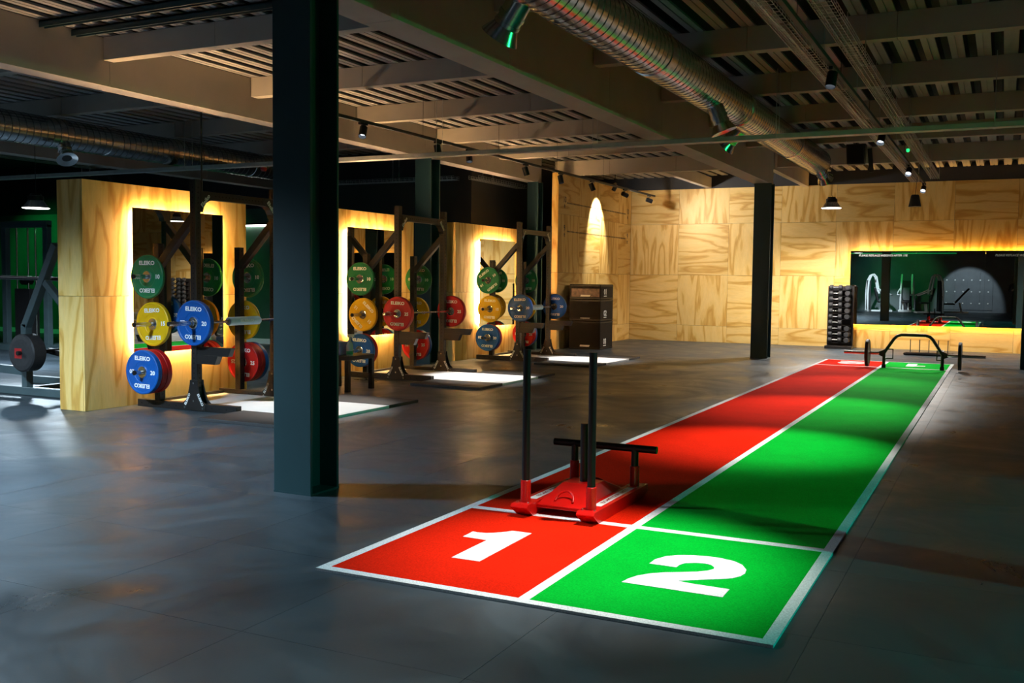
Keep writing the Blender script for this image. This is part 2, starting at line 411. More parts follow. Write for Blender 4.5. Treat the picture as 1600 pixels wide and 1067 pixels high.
for y, lab in ((6.5, 'dark steel channel under the roof deck, nearer the numbered lane end'), (6.86, 'dark steel channel under the roof deck, beside the first warm-lit joist')):
    mbx = MB().box(-8.17, -4.08, y, y+.012, 3.655, 3.715).box(-8.17, -4.08, y, y+.07, 3.703, 3.715).box(-8.17, -4.08, y+.058, y+.07, 3.655, 3.715)
    tag(ob('steel_channel', mbx, 'column_paint'), lab, 'channel')

# ================================================================ TURF LANE
X0, X1, Y0, Y1, XM = -2.793, -.713, 3.643, 18.26, -1.755
LW = .05; CY0, CY1 = 5.05, 5.115; FY0, FY1 = 16.91, 16.97
tr = thing('turf_track', 'red and green two-lane turf track with white border lines and figures', 'turf track', (XM, Y0, 0))
def flat(name, x0, x1, y0, y1, z, mt, par=tr):
    return ob(name, MB().box(x0-XM, x1-XM, y0-Y0, y1-Y0, .0003, z), mt, par)
for (a, b_, mt) in ((X0+LW, XM-LW/2, 'turf_red'), (XM+LW/2, X1-LW, 'turf_green')):
    for (c, d) in ((Y0+LW, CY0), (CY1, FY0), (FY1, Y1-LW)):
        flat('turf_panel', a, b_, c, d, .012, mt)
    flat('cross_line', a, b_, CY0, CY1, .0123, 'turf_white'); flat('cross_line', a, b_, FY0, FY1, .0123, 'turf_white')
flat('edge_line', X0, X0+LW, Y0, Y1, .0125, 'turf_white'); flat('edge_line', X1-LW, X1, Y0, Y1, .0125, 'turf_white')
flat('centre_line', XM-LW/2, XM+LW/2, Y0+LW, Y1-LW, .0125, 'turf_white')
flat('end_line', X0+LW, X1-LW, Y0, Y0+LW, .0125, 'turf_white'); flat('end_line', X0+LW, X1-LW, Y1-LW, Y1, .0125, 'turf_white')
ONE = [(-2.469,4.453),(-2.474,4.57),(-2.443,4.563),(-2.396,4.574),(-2.362,4.597),(-2.317,4.643),(-2.297,4.682),(-2.184,4.683),(-2.178,4.09),(-2.328,4.087),(-2.328,4.447)]
TWO = [(-1.456,4.442),(-1.454,4.521),(-1.424,4.601),(-1.375,4.649),(-1.314,4.679),(-1.25,4.695),(-1.183,4.696),(-1.11,4.673),(-1.06,4.63),(-1.024,4.557),(-1.016,4.496),(-1.024,4.444),(-1.05,4.395),(-1.095,4.356),(-1.166,4.308),(-1.255,4.239),(-1.184,4.23),(-1.021,4.229),(-1.02,4.105),(-1.472,4.105),(-1.463,4.168),(-1.442,4.231),(-1.397,4.294),(-1.346,4.338),(-1.272,4.382),(-1.218,4.419),(-1.178,4.461),(-1.162,4.499),(-1.168,4.529),(-1.191,4.559),(-1.224,4.567),(-1.266,4.558),(-1.307,4.528),(-1.322,4.489),(-1.325,4.441)]
def digit(pts, cx=None):
    if cx is not None:   # far end: turned half round, in the other lane
        mx = sum(p[0] for p in pts)/len(pts)
        pts = [(2*cx-(p[0]-mx)-cx, 22.05-p[1]) for p in pts]
    mb = MB(); n = len(pts)
    P = [Vector((p[0]-XM, p[1]-Y0, 0)) for p in pts]
    from mathutils.geometry import tessellate_polygon
    tri = tessellate_polygon([P]); z = .0135
    top = [(p.x, p.y, z) for p in P]
    fs = []
    for t in tri:
        a, b_, c = (P[i] for i in t)
        fs.append(t if (b_-a).cross(c-a).z > 0 else t[::-1])
    mb.add(top, fs)
    area = sum(P[i].x*P[(i+1) % n].y-P[(i+1) % n].x*P[i].y for i in range(n))
    side = [(i, (i+1) % n, n+(i+1) % n, n+i) for i in range(n)]
    mb.add([(p.x, p.y, .011) for p in P]+top, side if area > 0 else [f[::-1] for f in side])
    ob('lane_figure', mb, 'turf_white', tr)
digit(ONE); digit(TWO); digit(ONE, -1.24); digit(TWO, -2.27)

# ================================================================ PLYWOOD MIRROR TOWERS
def mirror_unit(name, label, loc, rot, w, h, panes, text_at=(), gap=.045, strip='led_amber'):
    """mirror standing off a wall; local x = width, -y = out of the wall, z up from lower edge"""
    t = thing(name, label, 'mirror', loc, rot)
    ins = .06
    ob('backing', MB().box(ins, w-ins, -gap, 0, ins, h-ins), 'black_matte', t)
    s = .012
    for bx in ((ins-s, ins-.001, -gap+.008, -.012, ins, h-ins), (w-ins+.001, w-ins+s, -gap+.008, -.012, ins, h-ins), (ins, w-ins, -gap+.008, -.012, h-ins+.001, h-ins+s), (ins, w-ins, -gap+.008, -.012, ins-s, ins-.001)):
        ob('led_strip', MB().box(*bx), strip, t)
    pw = w/panes
    for k in range(panes):
        pane = ob('mirror_pane', MB().box(k*pw+.0004, (k+1)*pw-.0004, -gap-.006, -gap, 0, h), 'mirror', t)
        pane.data.materials.append(M['black_matte'])
        for p in pane.data.polygons:
            if p.normal.y > -.5: p.material_index = 1
        if k in text_at:
            d = MB(); put_text(d, text_geo('PLEASE REPLACE WEIGHTS AFTER USE', .062, 1, .25, .0004), lambda a, b_, k=k: (k*pw+pw*.5+a*.9, -gap-.0068, h-.095+b_))
            letters(ob('lettering', d, 'letter_white', pane))
    return t
TOW = [(6.90, 9.25, 'beside the dark plate-loaded machine'), (10.62, 13.0, 'beside the low black table'), (14.30, 16.70, 'nearest the stacked plyo boxes')]
MIR = [(7.48, 8.80), (11.22, 12.46), (15.05, 16.40)]
for (a, b_, where), (ma, mb_) in zip(TOW, MIR):
    t = thing('plywood_tower', 'freestanding plywood tower block '+where, 'partition', (-8.284, (a+b_)/2, 0))
    hw = (b_-a)/2
    ob('core', MB().box(-.158, .158, -hw+.018, hw-.018, 0, 2.19), 'wall_dark', t)
    for z0, z1 in ((0, 1.14), (1.14, 2.29)):
        panel_y(-hw, hw, z0, z1, .158, 'ply_v', t)
        panel_x(-.176, .158, z0, z1, -hw+.018, 'ply_v', t)
        p = panel_x(-.176, .158, z0, z1, hw, 'ply_v', t)
        ob('plywood_panel', MB().box(-.018, 0, -hw+.002, hw-.002, z0+.002, z1-.002), 'ply_v', t, (-.158, 0, 0))
    ob('plywood_panel', MB().box(-.158, .158, -hw+.018, hw-.018, 0, .016), 'ply_hy', t, (0, 0, 2.19))
    mirror_unit('wall_mirror', 'backlit mirror on the plywood tower '+where, (-8.106, ma, .54), (0, 0, PI/2), mb_-ma, 1.51, 1)
mirror_unit('wall_mirror', 'long backlit mirror with small warning lettering on the plywood back wall', (-2.93, YB-.0205, .50), (0, 0, 0), 1.288*6, 1.54, 6, (0, 2, 4), strip='led_amber_dim')

for (a, b_, where) in TOW:   # unseen uplight strip added on each tower top to light the beam underside
    t = thing('added_uplight_strip', 'added unseen shaded uplight strip on top of the tower '+where, 'lamp', (-8.25, (a+b_)/2, 2.206))
    L = (b_-a)/2-.06
    ob('housing', MB().box(-.012, -.008, -L, L, 0, .06).box(-.008, .03, -L, L, 0, .006), 'black_matte', t)
    ob('diffuser', MB().box(-.004, .026, -L, L, .006, .012), 'led_peach', t)

# ================================================================ RACKS
def holes(zs, x, y, nx=None, ny=None, r=.0085):
    mb = MB(); n = 8
    for z in zs:
        if ny: mb.add([(x+r*math.cos(2*PI*k/n), y, z+r*math.sin(2*PI*k/n)) for k in range(n)], [tuple(range(n)) if ny < 0 else tuple(range(n))[::-1]])
        else: mb.add([(x, y+r*math.cos(2*PI*k/n), z+r*math.sin(2*PI*k/n)) for k in range(n)], [tuple(range(n))[::-1] if nx < 0 else tuple(range(n))])
    return mb
def merge(*mbs):
    r = MB()
    for m_ in mbs: r.add(m_.v, m_.f)
    return r
def make_rack():
    t = thing('power_rack', 'x', 'power rack')
    Wd, B = .075, .004
    for s in (-1, 1):
        yo = s*.635; yi = s*.56; y0, y1 = min(yo, yi), max(yo, yi); yc = (y0+y1)/2
        bb = ob('base_beam', MB().box(-.78, .545, y0, y1, 0, .075), 'black_metal', t, bevel=B)
        hl = MB()
        for k in range(14):
            xx = -.72+k*.095
            if abs(xx) < .17: continue
            hl = merge(hl, holes([.0375], xx, y0-.0006, ny=-1))
        ob('hole_row', hl, 'hole_black', bb)['kind'] = 'stuff'
        u = ob('upright', MB().box(-.0375, .0375, y0, y1, .075, 2.31), 'black_metal', t, bevel=B)
        zz = [.13+k*.05 for k in range(43)]
        ob('hole_row', merge(holes(zz, 0, y0-.0006, ny=-1), holes(zz, .0381, yc, nx=1)), 'hole_black', u)['kind'] = 'stuff'
        su = ob('storage_upright', MB().box(-.54, -.465, y0, y1, .075, 1.68), 'black_metal', t, bevel=B)
        zz = [.14+k*.1 for k in range(16)]
        ob('hole_row', merge(holes(zz, -.5025, y0-.0006, ny=-1), holes(zz, -.4644, yc, nx=1)), 'hole_black', su)['kind'] = 'stuff'
        br = ob('brace', MB().beam((-.48, yc, 1.46), (-.02, yc, 1.94), .07, .075), 'black_metal', t, bevel=B)
        for yy, d in ((y0-.006, 0), (y1, 0)):
            g = [(-.155, 0, .004), (.155, 0, .004), (.155, 0, .07), (.105, 0, .11), (.075, 0, .18), (.055, 0, .26), (.05, 0, .31), (-.05, 0, .31), (-.055, 0, .26), (-.075, 0, .18), (-.105, 0, .11), (-.155, 0, .07)]
            gs = ob('base_gusset', MB().prism([(p[0], yy, p[2]) for p in g], (0, .006, 0)), 'black_metal', t)
            if yy < y0:
                bl = MB()
                for bx, bz in ((-.12, .03), (.12, .03), (0, .28), (0, .1)): bl.cyl((bx, yy-.007, bz), (bx, yy, bz), .011, n=8)
                ob('bolt', bl, 'chrome', gs)
                d_ = MB()
                for sg in (-1, 1):
                    ct, st_ = math.cos(-sg*1.08), math.sin(-sg*1.08)
                    put_text(d_, text_geo('ELEIKO', .036, 1.15, 0, .0012), lambda a, b_, sg=sg, yy=yy, ct=ct, st_=st_: (sg*.085+a*ct-b_*st_, yy-.0008, .115+a*st_+b_*ct))
                letters(ob('lettering', d_, 'letter_white', gs))
        sp = ob('spotter_arm', MB().prism([(.0375, yc-.03, .56), (.44, yc-.03, .56), (.475, yc-.03, .645), (.0375, yc-.03, .645)][::-1], (0, .06, 0)), 'black_metal', t, bevel=.003)
        ob('mount_plate', MB().prism([(.0375, yc-.036, .475), (.27, yc-.036, .475), (.31, yc-.036, .565), (.0375, yc-.036, .565)][::-1], (0, .072, 0)), 'black_metal', sp)
        jc = ob('bar_hook', MB().box(.0375, .046, yc-.03, yc+.03, .80, .96).box(.046, .125, yc-.03, yc+.03, .862, .874).box(.117, .125, yc-.03, yc+.03, .874, .915), 'black_metal', t)
        for z in (1.34, .86, .38):
            pg = ob('storage_peg', MB().cyl((-.5025, yo, z), (-.5025, yo+s*.29, z), .0225, n=14), 'chrome', t)
            ob('end_cap', MB().cyl((-.5025, yo+s*.29, z), (-.5025, yo+s*.302, z), .0245, n=14), 'black_plastic', pg)
        cg = ob('corner_gusset', MB().prism([(-.0405, s*.56, 2.19), (-.0405, s*.56, 1.99), (-.0405, s*.535, 1.99), (-.0405, s*.525, 2.03), (-.0405, s*.49, 2.08), (-.0405, s*.44, 2.11), (-.0405, s*.37, 2.12), (-.0405, s*.36, 2.19)], (.081, 0, 0)), 'black_metal', t)
        d_ = MB(); ct, st_ = math.cos(-s*.85), math.sin(-s*.85)
        put_text(d_, text_geo('Eleiko', .06, 1.1, 0, .0018), lambda a, b_, s=s, ct=ct, st_=st_: (.0412, s*.497+a*ct-b_*st_, 2.105+a*st_+b_*ct))
        letters(ob('lettering', d_, 'letter_white', cg))
    tb = ob('top_bar', MB().box(-.0375, .0375, -.56, .56, 2.12, 2.20), 'black_metal', t, bevel=B)
    mb = MB()
    for k in range(21): mb = merge(mb, holes([2.16], .0381, -.5+k*.05, nx=1))
    ob('hole_row', mb, 'hole_black', tb)['kind'] = 'stuff'
    ob('rear_beam', MB().box(-.775, -.70, -.56, .56, 0, .055), 'black_metal', t, bevel=B)
    return t
RY = [8.13, 11.83, 15.53]; RX = -7.25
RLAB = ['black power rack holding the blue-plated bar with long grey pad', 'black power rack holding the bar with red plates', 'black power rack closest to the stacked plyo boxes']
rack0 = make_rack()
for i in range(3):
    r = rack0 if i == 0 else copy_tree(rack0)
    r.location = (RX, RY[i], 0); r['label'] = RLAB[i]; r['group'] = 'power racks in front of the plywood towers'

# platforms
for i in range(3):
    lab = ['lifting platform of white board and black rubber, tall column side', 'lifting platform of white board and black rubber under red-plated bar', 'lifting platform of white board and black rubber beside plyo boxes'][i]
    t = thing('lifting_platform', lab, 'platform', (RX, RY[i], 0), group='lifting platforms in front of the racks')
    ob('board', MB().box(-.69, .553, -.545, .545, .0003, .028).box(.553, 1.55, -.535, .545, .0003, .028), 'white_board', t, bevel=.002)
    ob('rubber_tile', MB().box(.55, 1.55, -1.16, -.54, .0003, .032), 'rubber_black', t, bevel=.003)
    ob('rubber_tile', MB().box(.55, 1.55, .55, 1.12, .0003, .032), 'rubber_black', t, bevel=.003)

# ---------------------------------------------------------------- plates
def make_plate(kg):
    th = {25: .066, 20: .056, 15: .046, 10: .034}[kg]; col = {25: 'plate_red', 20: 'plate_blue', 15: 'plate_yellow', 10: 'plate_green'}[kg]
    R = .225 if kg > 10 else .2225; h = th/2
    half = [(.024, h-.002), (.062, h-.002), (.07, h-.007), (.105, h-.007), (.110, h-.004), (.198, h-.004), (.204, h-.001), (.208, h), (R-.008, h), (R-.002, h-.003), (R, h-.009)]
    prof = [(r, -z) for r, z in half] + [(r, z) for r, z in half[::-1]]
    t = ob('weight_plate', MB().lathe(prof, n=48), col)
    hub = MB().lathe([(.0235, -h+.001), (.050, -h-.0015), (.058, -h+.001), (.0595, -h+.004)], n=32).lathe([(.0595, h-.004), (.058, h-.001), (.050, h+.0015), (.0235, h-.001), (.0235, -h+.001)], n=32)
    ob('hub', hub, 'chrome', t)
    d = MB(); yy = h-.0033
    for side in (-1, 1):
        for k in (0, 1):
            q = 1 if k == 0 else -1
            for geo, ox, oy in ((text_geo('ELEIKO', .056, 1.18, 0, .0022), 0, .137), (text_geo(str(kg), .058, 1.1, 0, .0022), .142, 0)):
                if geo is None: continue
                put_text(d, geo, lambda a, b_, ox=ox, oy=oy, q=q, side=side: ((1 if side < 0 else -1)*q*(a+ox), side*yy, q*(b_+oy)))
    letters(ob('lettering', d, 'letter_white', t))
    return t, th
_pl = {}
def plate(kg, loc, spin, label, group):
    if kg not in _pl:
        _pl[kg] = make_plate(kg); t = _pl[kg][0]
    else: t = copy_tree(_pl[kg][0])
    t.location = loc; t.rotation_euler = (0, spin, 0)
    tag(t, label, 'weight plate', group)
    return t
TH = {25: .066, 20: .056, 15: .046, 10: .034}
COLN = {25: 'red 25', 20: 'blue 20', 15: 'yellow 15', 10: 'green 10'}
RN = ['padded-bar rack', 'red-plated-bar rack', 'rack beside the boxes']
spins = {(0, 10, -1): 0, (1, 15, -1): .72, (2, 10, -1): -.62}
for i in range(3):
    for s in (-1, 1):
        side = 'post away from the boxes' if s < 0 else 'post nearer the boxes'
        px = RX-.5025
        for kg, z, off in ((10, 1.34, .09), (15, .86, .012)):
            y = RY[i]+s*(.635+off+TH[kg]/2)
            plate(kg, (px, y, z-.0005), spins.get((i, kg, s), rnd.uniform(-.06, .06)), '%s plate on storage %s, %s' % (COLN[kg], side, RN[i]), 'stored bumper plates')
        acc = .635+.008
        st = (25, 25, 20) if i == 0 else (25, 20)
        for k, kg in enumerate(st):
            y = RY[i]+s*(acc+TH[kg]/2); acc += TH[kg]+.002
            pos = '' if kg == 20 else (('innermost ' if k == 0 else 'middle ') if i == 0 else 'inner ')
            plate(kg, (px, y, .3795), rnd.uniform(-.05, .05), '%s%s plate low on storage %s, %s' % (pos, COLN[kg], side, RN[i]), 'stored bumper plates')
# ---------------------------------------------------------------- barbells
def make_bar():
    t = thing('barbell', 'x', 'barbell')
    ob('shaft', MB().cyl((0, -.655, 0), (0, .655, 0), .014, n=16), 'chrome', t)
    for s in (-1, 1):
        ob('sleeve', MB().cyl((0, s*.672, 0), (0, s*1.05, 0), .0225, n=20), 'chrome', t)
        ob('collar', MB().cyl((0, s*.642, 0), (0, s*.672, 0), .036, n=20), 'chrome', t)
        cc = ob('clip', MB().cyl((0, s*.741, 0), (0, s*.765, 0), .034, n=16), 'chrome', t)
    return t
bar0 = make_bar(); BX, BZ = RX+.0815, .8882
for i in range(3):
    bt = bar0 if i == 0 else copy_tree(bar0)
    kg = (20, 25, 20)[i]
    bt.location = (BX, RY[i], BZ)
    tag(bt, ['steel barbell with blue plates wearing a long grey pad', 'steel barbell loaded with red plates', 'steel barbell with blue plates by the plyo boxes'][i], 'barbell', 'racked barbells')
    for s in (-1, 1):
        plate(kg, (BX, RY[i]+s*(.6735+TH[kg]/2), BZ-.0005), rnd.uniform(-.05, .05), '%s plate on bar of %s, %s' % (COLN[kg], RN[i], 'end away from the boxes' if s < 0 else 'end nearer the boxes'), 'plates on racked bars')
def bar_pad(y0, y1, i, lab):
    t = ob('bar_pad', MB().lathe([(.0145, y0), (.040, y0), (.045, y0+.012), (.045, y1-.012), (.040, y1), (.0145, y1)], c=(0, 0, 0), n=24), 'pad_grey', None, (BX, 0, BZ))
    tag(t, lab, 'bar pad')
    d = MB(); r = .0484
    put_text(d, text_geo('ELEIKO', .05, 1.25, 0, .0022), lambda a, b_: (r*math.cos(b_/r*.75+.05), (y0+y1)/2+a, r*math.sin(b_/r*.75+.05)))
    letters(ob('lettering', d, 'letter_white', t))
bar_pad(7.90, 8.37, 0, 'long grey foam pad sleeved on the blue-plated barbell')
bar_pad(15.2, 15.66, 2, 'grey foam pad on the barbell by the plyo boxes')

# ================================================================ SLED
t = thing('push_sled', 'red push sled with black posts and cross handle on red lane', 'sled', (-2.2, 5.45, .0125))
def sl(x, y, z): return (x+2.2, y-5.45, z-.0125)
for nm, xc in (('left', -2.40), ('right', -2.00)):
    prof = [(4.985, .085), (4.965, .068), (5.05, .0125), (5.82, .0125), (5.885, .05), (5.885, .085)]
    r = MB().prism([sl(xc-.052, a, b_) for a, b_ in prof], (.104, 0, 0))
    ru = ob('runner', r, 'sled_red', t, bevel=.006)
    de = MB().box(xc-.024+2.2, xc+.024+2.2, 5.15-5.45, 5.72-5.45, .0725, .0735)
    dc = ob('decal', de, 'decal_white', ru)
    d = MB()
    put_text(d, text_geo('ESCAPE YOUR LIMITS', .046, .98, 0, .001), lambda a, b_, xc=xc: (xc+2.2-b_*.75, 5.435-5.45+a, .0742) )
    letters(ob('lettering', d, 'decal_red', dc))
    for yy, ztop, sl_z in ((5.06, .955, .21), (5.78, .33, .21)):
        ob('socket', MB().lathe([(.029, .0725), (.029, sl_z-.0145), (.027, sl_z-.0125), (.022, sl_z-.0125)], axis='Z', c=(xc+2.2, yy-5.45, 0), n=24), 'sled_red', t)
        ob('post', MB().cyl(sl(xc, yy, .1), sl(xc, yy, ztop), .0225, n=20), 'black_plastic', t)
        bl = MB()
        for bx in (-.034, .034): bl.cyl(sl(xc+bx, yy-.034, .085), sl(xc+bx, yy-.034, .093), .006, n=8)
        ob('bolt', bl, 'chrome', ru)
ob('cross_handle', MB().cyl(sl(-2.54, 5.78, .318), sl(-1.86, 5.78, .318), .0225, n=20), 'black_plastic', t)
deck = MB()
deck.add([sl(*p) for p in ((-2.35,5.10,.07),(-2.05,5.10,.07),(-2.10,5.36,.155),(-2.30,5.36,.155),(-2.30,5.52,.155),(-2.10,5.52,.155),(-2.05,5.74,.07),(-2.35,5.74,.07),
   (-2.35,5.10,.05),(-2.05,5.10,.05),(-2.05,5.74,.05),(-2.35,5.74,.05))],
   [(0,1,2,3),(3,2,5,4),(4,5,6,7),(0,3,4,7,11,8),(1,9,10,6,5,2),(0,8,9,1),(7,6,10,11),(8,11,10,9)])
ob('weight_deck', deck, 'sled_red', t, bevel=.004)
ob('weight_horn', MB().cyl(sl(-2.2, 5.44, .12), sl(-2.2, 5.44, .50), .0225, n=20), 'black_plastic', t)
for yy, sg in ((5.13, 1), (5.70, -1)):
    pts = [sl(-2.2+.055*math.cos(a), yy+sg*(.015+.05*math.sin(a)), .09+.05*math.sin(a)) for a in [PI*k/10 for k in range(11)]]
    ob('tow_ring', MB().tube(pts, .007, 8), 'sled_red', t)

# ================================================================ TRAP BAR, PLATE RACK, DUMBBELLS, BOXES
yb = 16.86; t = thing('trap_bar', 'black open trap bar with arched handle standing on the lane end', 'trap bar', (-1.255, yb, .0125))
arch = [(-.43, 0, .035), (-.43, 0, .235), (-.40, 0, .29), (-.285, 0, .47), (-.24, 0, .515), (-.18, 0, .535), (.18, 0, .535), (.24, 0, .515), (.285, 0, .47), (.40, 0, .29), (.43, 0, .235), (.43, 0, .035)]
ob('arch_frame', MB().tube(arch, .0245, 12), 'black_metal', t)
for s in (-1, 1):
    ob('gusset', MB().prism([(s*.41, -.012, .30), (s*.41, -.012, .16), (s*.53, -.012, .213), (s*.53, -.012, .247)][::s], (0, .024, 0)), 'black_metal', t)
    ob('sleeve', MB().cyl((s*.5, 0, .23), (s*1.04, 0, .23), .0245, n=16), 'chrome', t)
    ob('foot_roller', MB().cyl((s*.43-.03, 0, .0295), (s*.43+.03, 0, .0295), .029, n=16), 'black_plastic', t)
    ob('hand_grip', MB().tube([(s*.43, 0, .28), (s*.43, .36, .28), (s*.33, .36, .28), (s*.33, .36, .13), (s*.43, .36, .13), (s*.43, 0, .13)], .013, 8), 'black_metal', t)
for s, lab in ((-1, 'black rubber plate on the trap bar over the red lane'), (1, 'black rubber plate on the trap bar outside the green lane')):
    h = .025
    p = ob('rubber_plate', MB().lathe([(.0255, -h+.004), (.07, -h+.004), (.16, -h+.006), (.18, -h), (.212, -h), (.2175, -h+.006), (.2175, h-.006), (.212, h), (.18, h), (.16, h-.006), (.07, h-.004), (.0255, h-.004)], axis='X', n=40), 'rubber_black', None, (-1.255+s*.68, yb, .2425))
    tag(p, lab, 'weight plate', 'plates on the trap bar')
    ob('hub', MB().lathe([(.0255, -h+.002), (.05, -h+.002), (.05, h-.002), (.0255, h-.002)], axis='X', n=24), 'chrome', p)
t = thing('plate_rack', 'low black plate rack with five upright pins by the back wall', 'rack', (-1.24, 20.3, 0))
ob('base', MB().tube([(-.42, 0, .03), (.42, 0, .03), (.42, .2, .03), (-.42, .2, .03), (-.42, 0, .03)], .025, 10), 'black_metal', t)
ob('tray', MB().box(-.4, .4, 0, .2, .035, .06), 'black_metal', t)
for k in range(5):
    ob('pin', MB().cyl((-.33+k*.165, .1, .06), (-.33+k*.165, .1, .30), .008, n=8), 'black_metal', t)
# dumbbell stands
def make_stand():
    t = thing('dumbbell_stand', 'x', 'dumbbell stand')
    ob('base', MB().box(-.30, .24, -.17, .22, 0, .06), 'black_metal', t, bevel=.006)
    ob('mast', MB().box(-.30, .22, .155, .20, .06, 1.30), 'black_metal', t)
    for k in range(10):
        z = .155+k*.122
        ob('cradle', MB().box(-.265, .165, -.02, .156, z-.042, z-.034), 'black_metal', t)
    return t
def make_db():
    t = thing('dumbbell', 'x', 'dumbbell')
    ob('handle', MB().cyl((0, -.065, 0), (0, .065, 0), .017, n=12), 'chrome', t)
    for s in (-1, 1):
        ob('head', MB().lathe([(0, s*.06), (.05, s*.06), (.058, s*.07), (.058, s*.13), (.05, s*.14), (0, s*.14)][::(1 if s > 0 else -1)], n=20), 'rubber_black', t)
    return t
st0 = make_stand(); db0 = make_db(); first = True
STANDS = [(-3.02, 21.60, 'black dumbbell stand beside the long back mirror edge', 'stand nearest the slim column'), (5.35, 21.6, 'black dumbbell stand past the far end of the back mirror', 'stand past the mirror end'), (6.05, 21.6, 'black dumbbell stand nearest the room corner beyond the mirror', 'stand in the far corner')]
for k, (x, y, lab, on) in enumerate(STANDS):
    s_ = st0 if k == 0 else copy_tree(st0)
    s_.location = (x, y, 0); s_['label'] = lab; s_['group'] = 'dumbbell stands'
    for r in range(10):
        for c in (-1, 1):
            if k == 0 and c == 1 and r == 3: continue
            d_ = db0 if first else copy_tree(db0); first = False
            sc_ = .965-.008*r
            d_.location = (x-.12 if c < 0 else x+.125, y, .155+r*.122-.034+.058*sc_); d_.scale = (sc_, sc_, sc_); d_.rotation_euler = (0, 0, PI/2 if c < 0 else 0)
            tag(d_, 'black dumbbell, %s column, %s from the floor, %s' % ('crosswise' if c < 0 else 'end-on', ORD[r], on), 'dumbbell', 'dumbbells '+on)
# plyo boxes
bz = 0
for n_, hgt, lab in (('03', .56, 'tall dark plyo box marked 03 at the bottom of the stack'), ('02', .43, 'dark plyo box marked 02 in the middle of the stack'), ('01', .295, 'shallow dark plyo box marked 01 on top of the stack')):
    t = thing('plyo_box', lab, 'plyo box', (-7.42, 18.62, bz), group='stacked plyo boxes')
    body = ob('body', MB().box(-.33, .33, -.345, .345, .001, hgt-.002), 'box_brown', t, bevel=.008)
    for z in (.02, hgt-.03):
        ob('edge_band', MB().box(-.333, .333, -.348, .348, z-.008, z+.008), 'black_plastic', t)
    ob('handle_slot', MB().box(-.06, .08, -.3475, -.3445, hgt-.075, hgt-.035), 'hole_black', t)
    ob('handle_slot', MB().box(.3295, .3325, -.05, .07, hgt-.075, hgt-.035), 'hole_black', t)
    if n_ == '01': ob('front_panel', MB().box(-.29, .30, -.347, -.344, .045, hgt-.085), 'box_streak', t)
    w_ = .11
    ob('sticker', MB().prism([(-.1, -.349, .05), (.1, -.349, .05), (.115, -.349, .085 if n_ != '02' else .062), (-.09, -.349, .085 if n_ != '02' else .062)], (0, .003, 0)), 'decal_white', t)
    d = MB(); zc = .15 if n_ != '01' else .14
    put_text(d, text_geo(n_, .15, 1.05, 0, .003), lambda a, b_, zc=zc: (.3316, -.09+a*1.0, zc+b_))
    d.box(.3306, .3316, -.17, -.02, zc-.085, zc-.068)
    ob('figure', d, 'letter_white', t)
    bz += hgt
# low table with dispenser
t = thing('side_table', 'low square black side table between two racks', 'table', (-7.175, 9.90, 0))
ob('top', MB().box(-.275, .275, -.275, .275, .375, .425), 'black_plastic', t, bevel=.004)
for sx in (-1, 1):
    for sy in (-1, 1):
        ob('leg', MB().box(sx*.245-.027, sx*.245+.027, sy*.245-.027, sy*.245+.027, 0, .375), 'black_plastic', t, bevel=.003)
t = thing('spray_bottle', 'clear spray bottle with white trigger on the low black table', 'bottle', (-6.99, 9.78, .425))
ob('body', MB().lathe([(0, 0), (.038, 0), (.04, .006), (.04, .12), (.03, .155), (.014, .175), (.014, .195), (0, .195)], axis='Z', n=20), 'bottle_clear', t)
ob('label_band', MB().lathe([(.0405, .015), (.0405, .055)], axis='Z', n=20), 'label_green', t)
ob('trigger', MB().cyl((0, 0, .195), (0, 0, .225), .013, n=10).box(-.02, .055, -.013, .013, .225, .255).beam((.035, 0, .225), (.045, 0, .185), .014, .008, (0, 1, 0)), 'white_paint', t)
t = ob('wipes_box', MB().box(-.09, .09, -.075, .075, 0, .16), 'wipes_blue', None, (-7.17, 9.80, .425), bevel=.01); tag(t, 'blue wipes box on the low black table', 'box')
ob('lid', MB().box(-.05, .05, -.04, .04, .16, .168), 'white_paint', t)

# ================================================================ DUCTS
def duct(name, label, x, z, r, y0, y1, nozz, pitch=.105, n=40):
    t = thing(name, label, 'duct', (x, y0, z))
    mb = MB(); L = y1-y0
    mb.lathe([(r, 0), (r, L)], n=n); ob('pipe', mb, 'galv', t)
    sm = MB(); turns = int(L/pitch); seg = 18
    P = [(r*math.cos(2*PI*k/seg), pitch*k/seg, -r*math.sin(2*PI*k/seg)) for k in range(turns*seg+1)]
    sm.tube(P, .006, 4); ob('seam', sm, 'galv_seam', t)
    ob('end_cap', MB().lathe([(r+.004, L-.03), (r+.004, L), (r*.6, L+.015), (0, L+.015)], n=n), 'galv', t)
    for yy in [k*3.0+1.2 for k in range(int(L/3.0))]:
        ob('joint_collar', MB().lathe([(r, yy-.05), (r+.008, yy-.046), (r+.008, yy+.046), (r, yy+.05)], n=n), 'galv', t)
    for (ny, d) in nozz:
        d = Vector(d).normalized(); o = Vector((0, ny-y0, 0))+d*(r-.03)
        nz = ob('nozzle', MB().cyl(o, o+d*.20, .085, n=24), 'galv', t)
        ob('nozzle_ring', MB().cyl(o+d*.11, o+d*.135, .092, n=24).cyl(o+d*.17, o+d*.19, .092, n=24), 'galv', nz)
        fl_ = MB().cyl(o+d*.20, o+d*.285, .088, .135, n=24, caps=False).cyl(o+d*.285, o+d*.262, .135, .06, n=24, caps=False)
        ob('nozzle_flare', fl_, 'galv', nz); ob('nozzle_throat', MB().cyl(o+d*.255, o+d*.263, .062, n=20), 'black_matte', nz)
    return t
duct('spiral_duct', 'large spiral metal duct hanging above the two-colour lane', -2.75, 3.285, .2, 1.0, 16.57, [(5.85, (-.62, .12, -.78)), (10.0, (.35, .1, -.93)), (11.95, (-.75, .1, -.66)), (16.3, (.25, .75, -.6))])
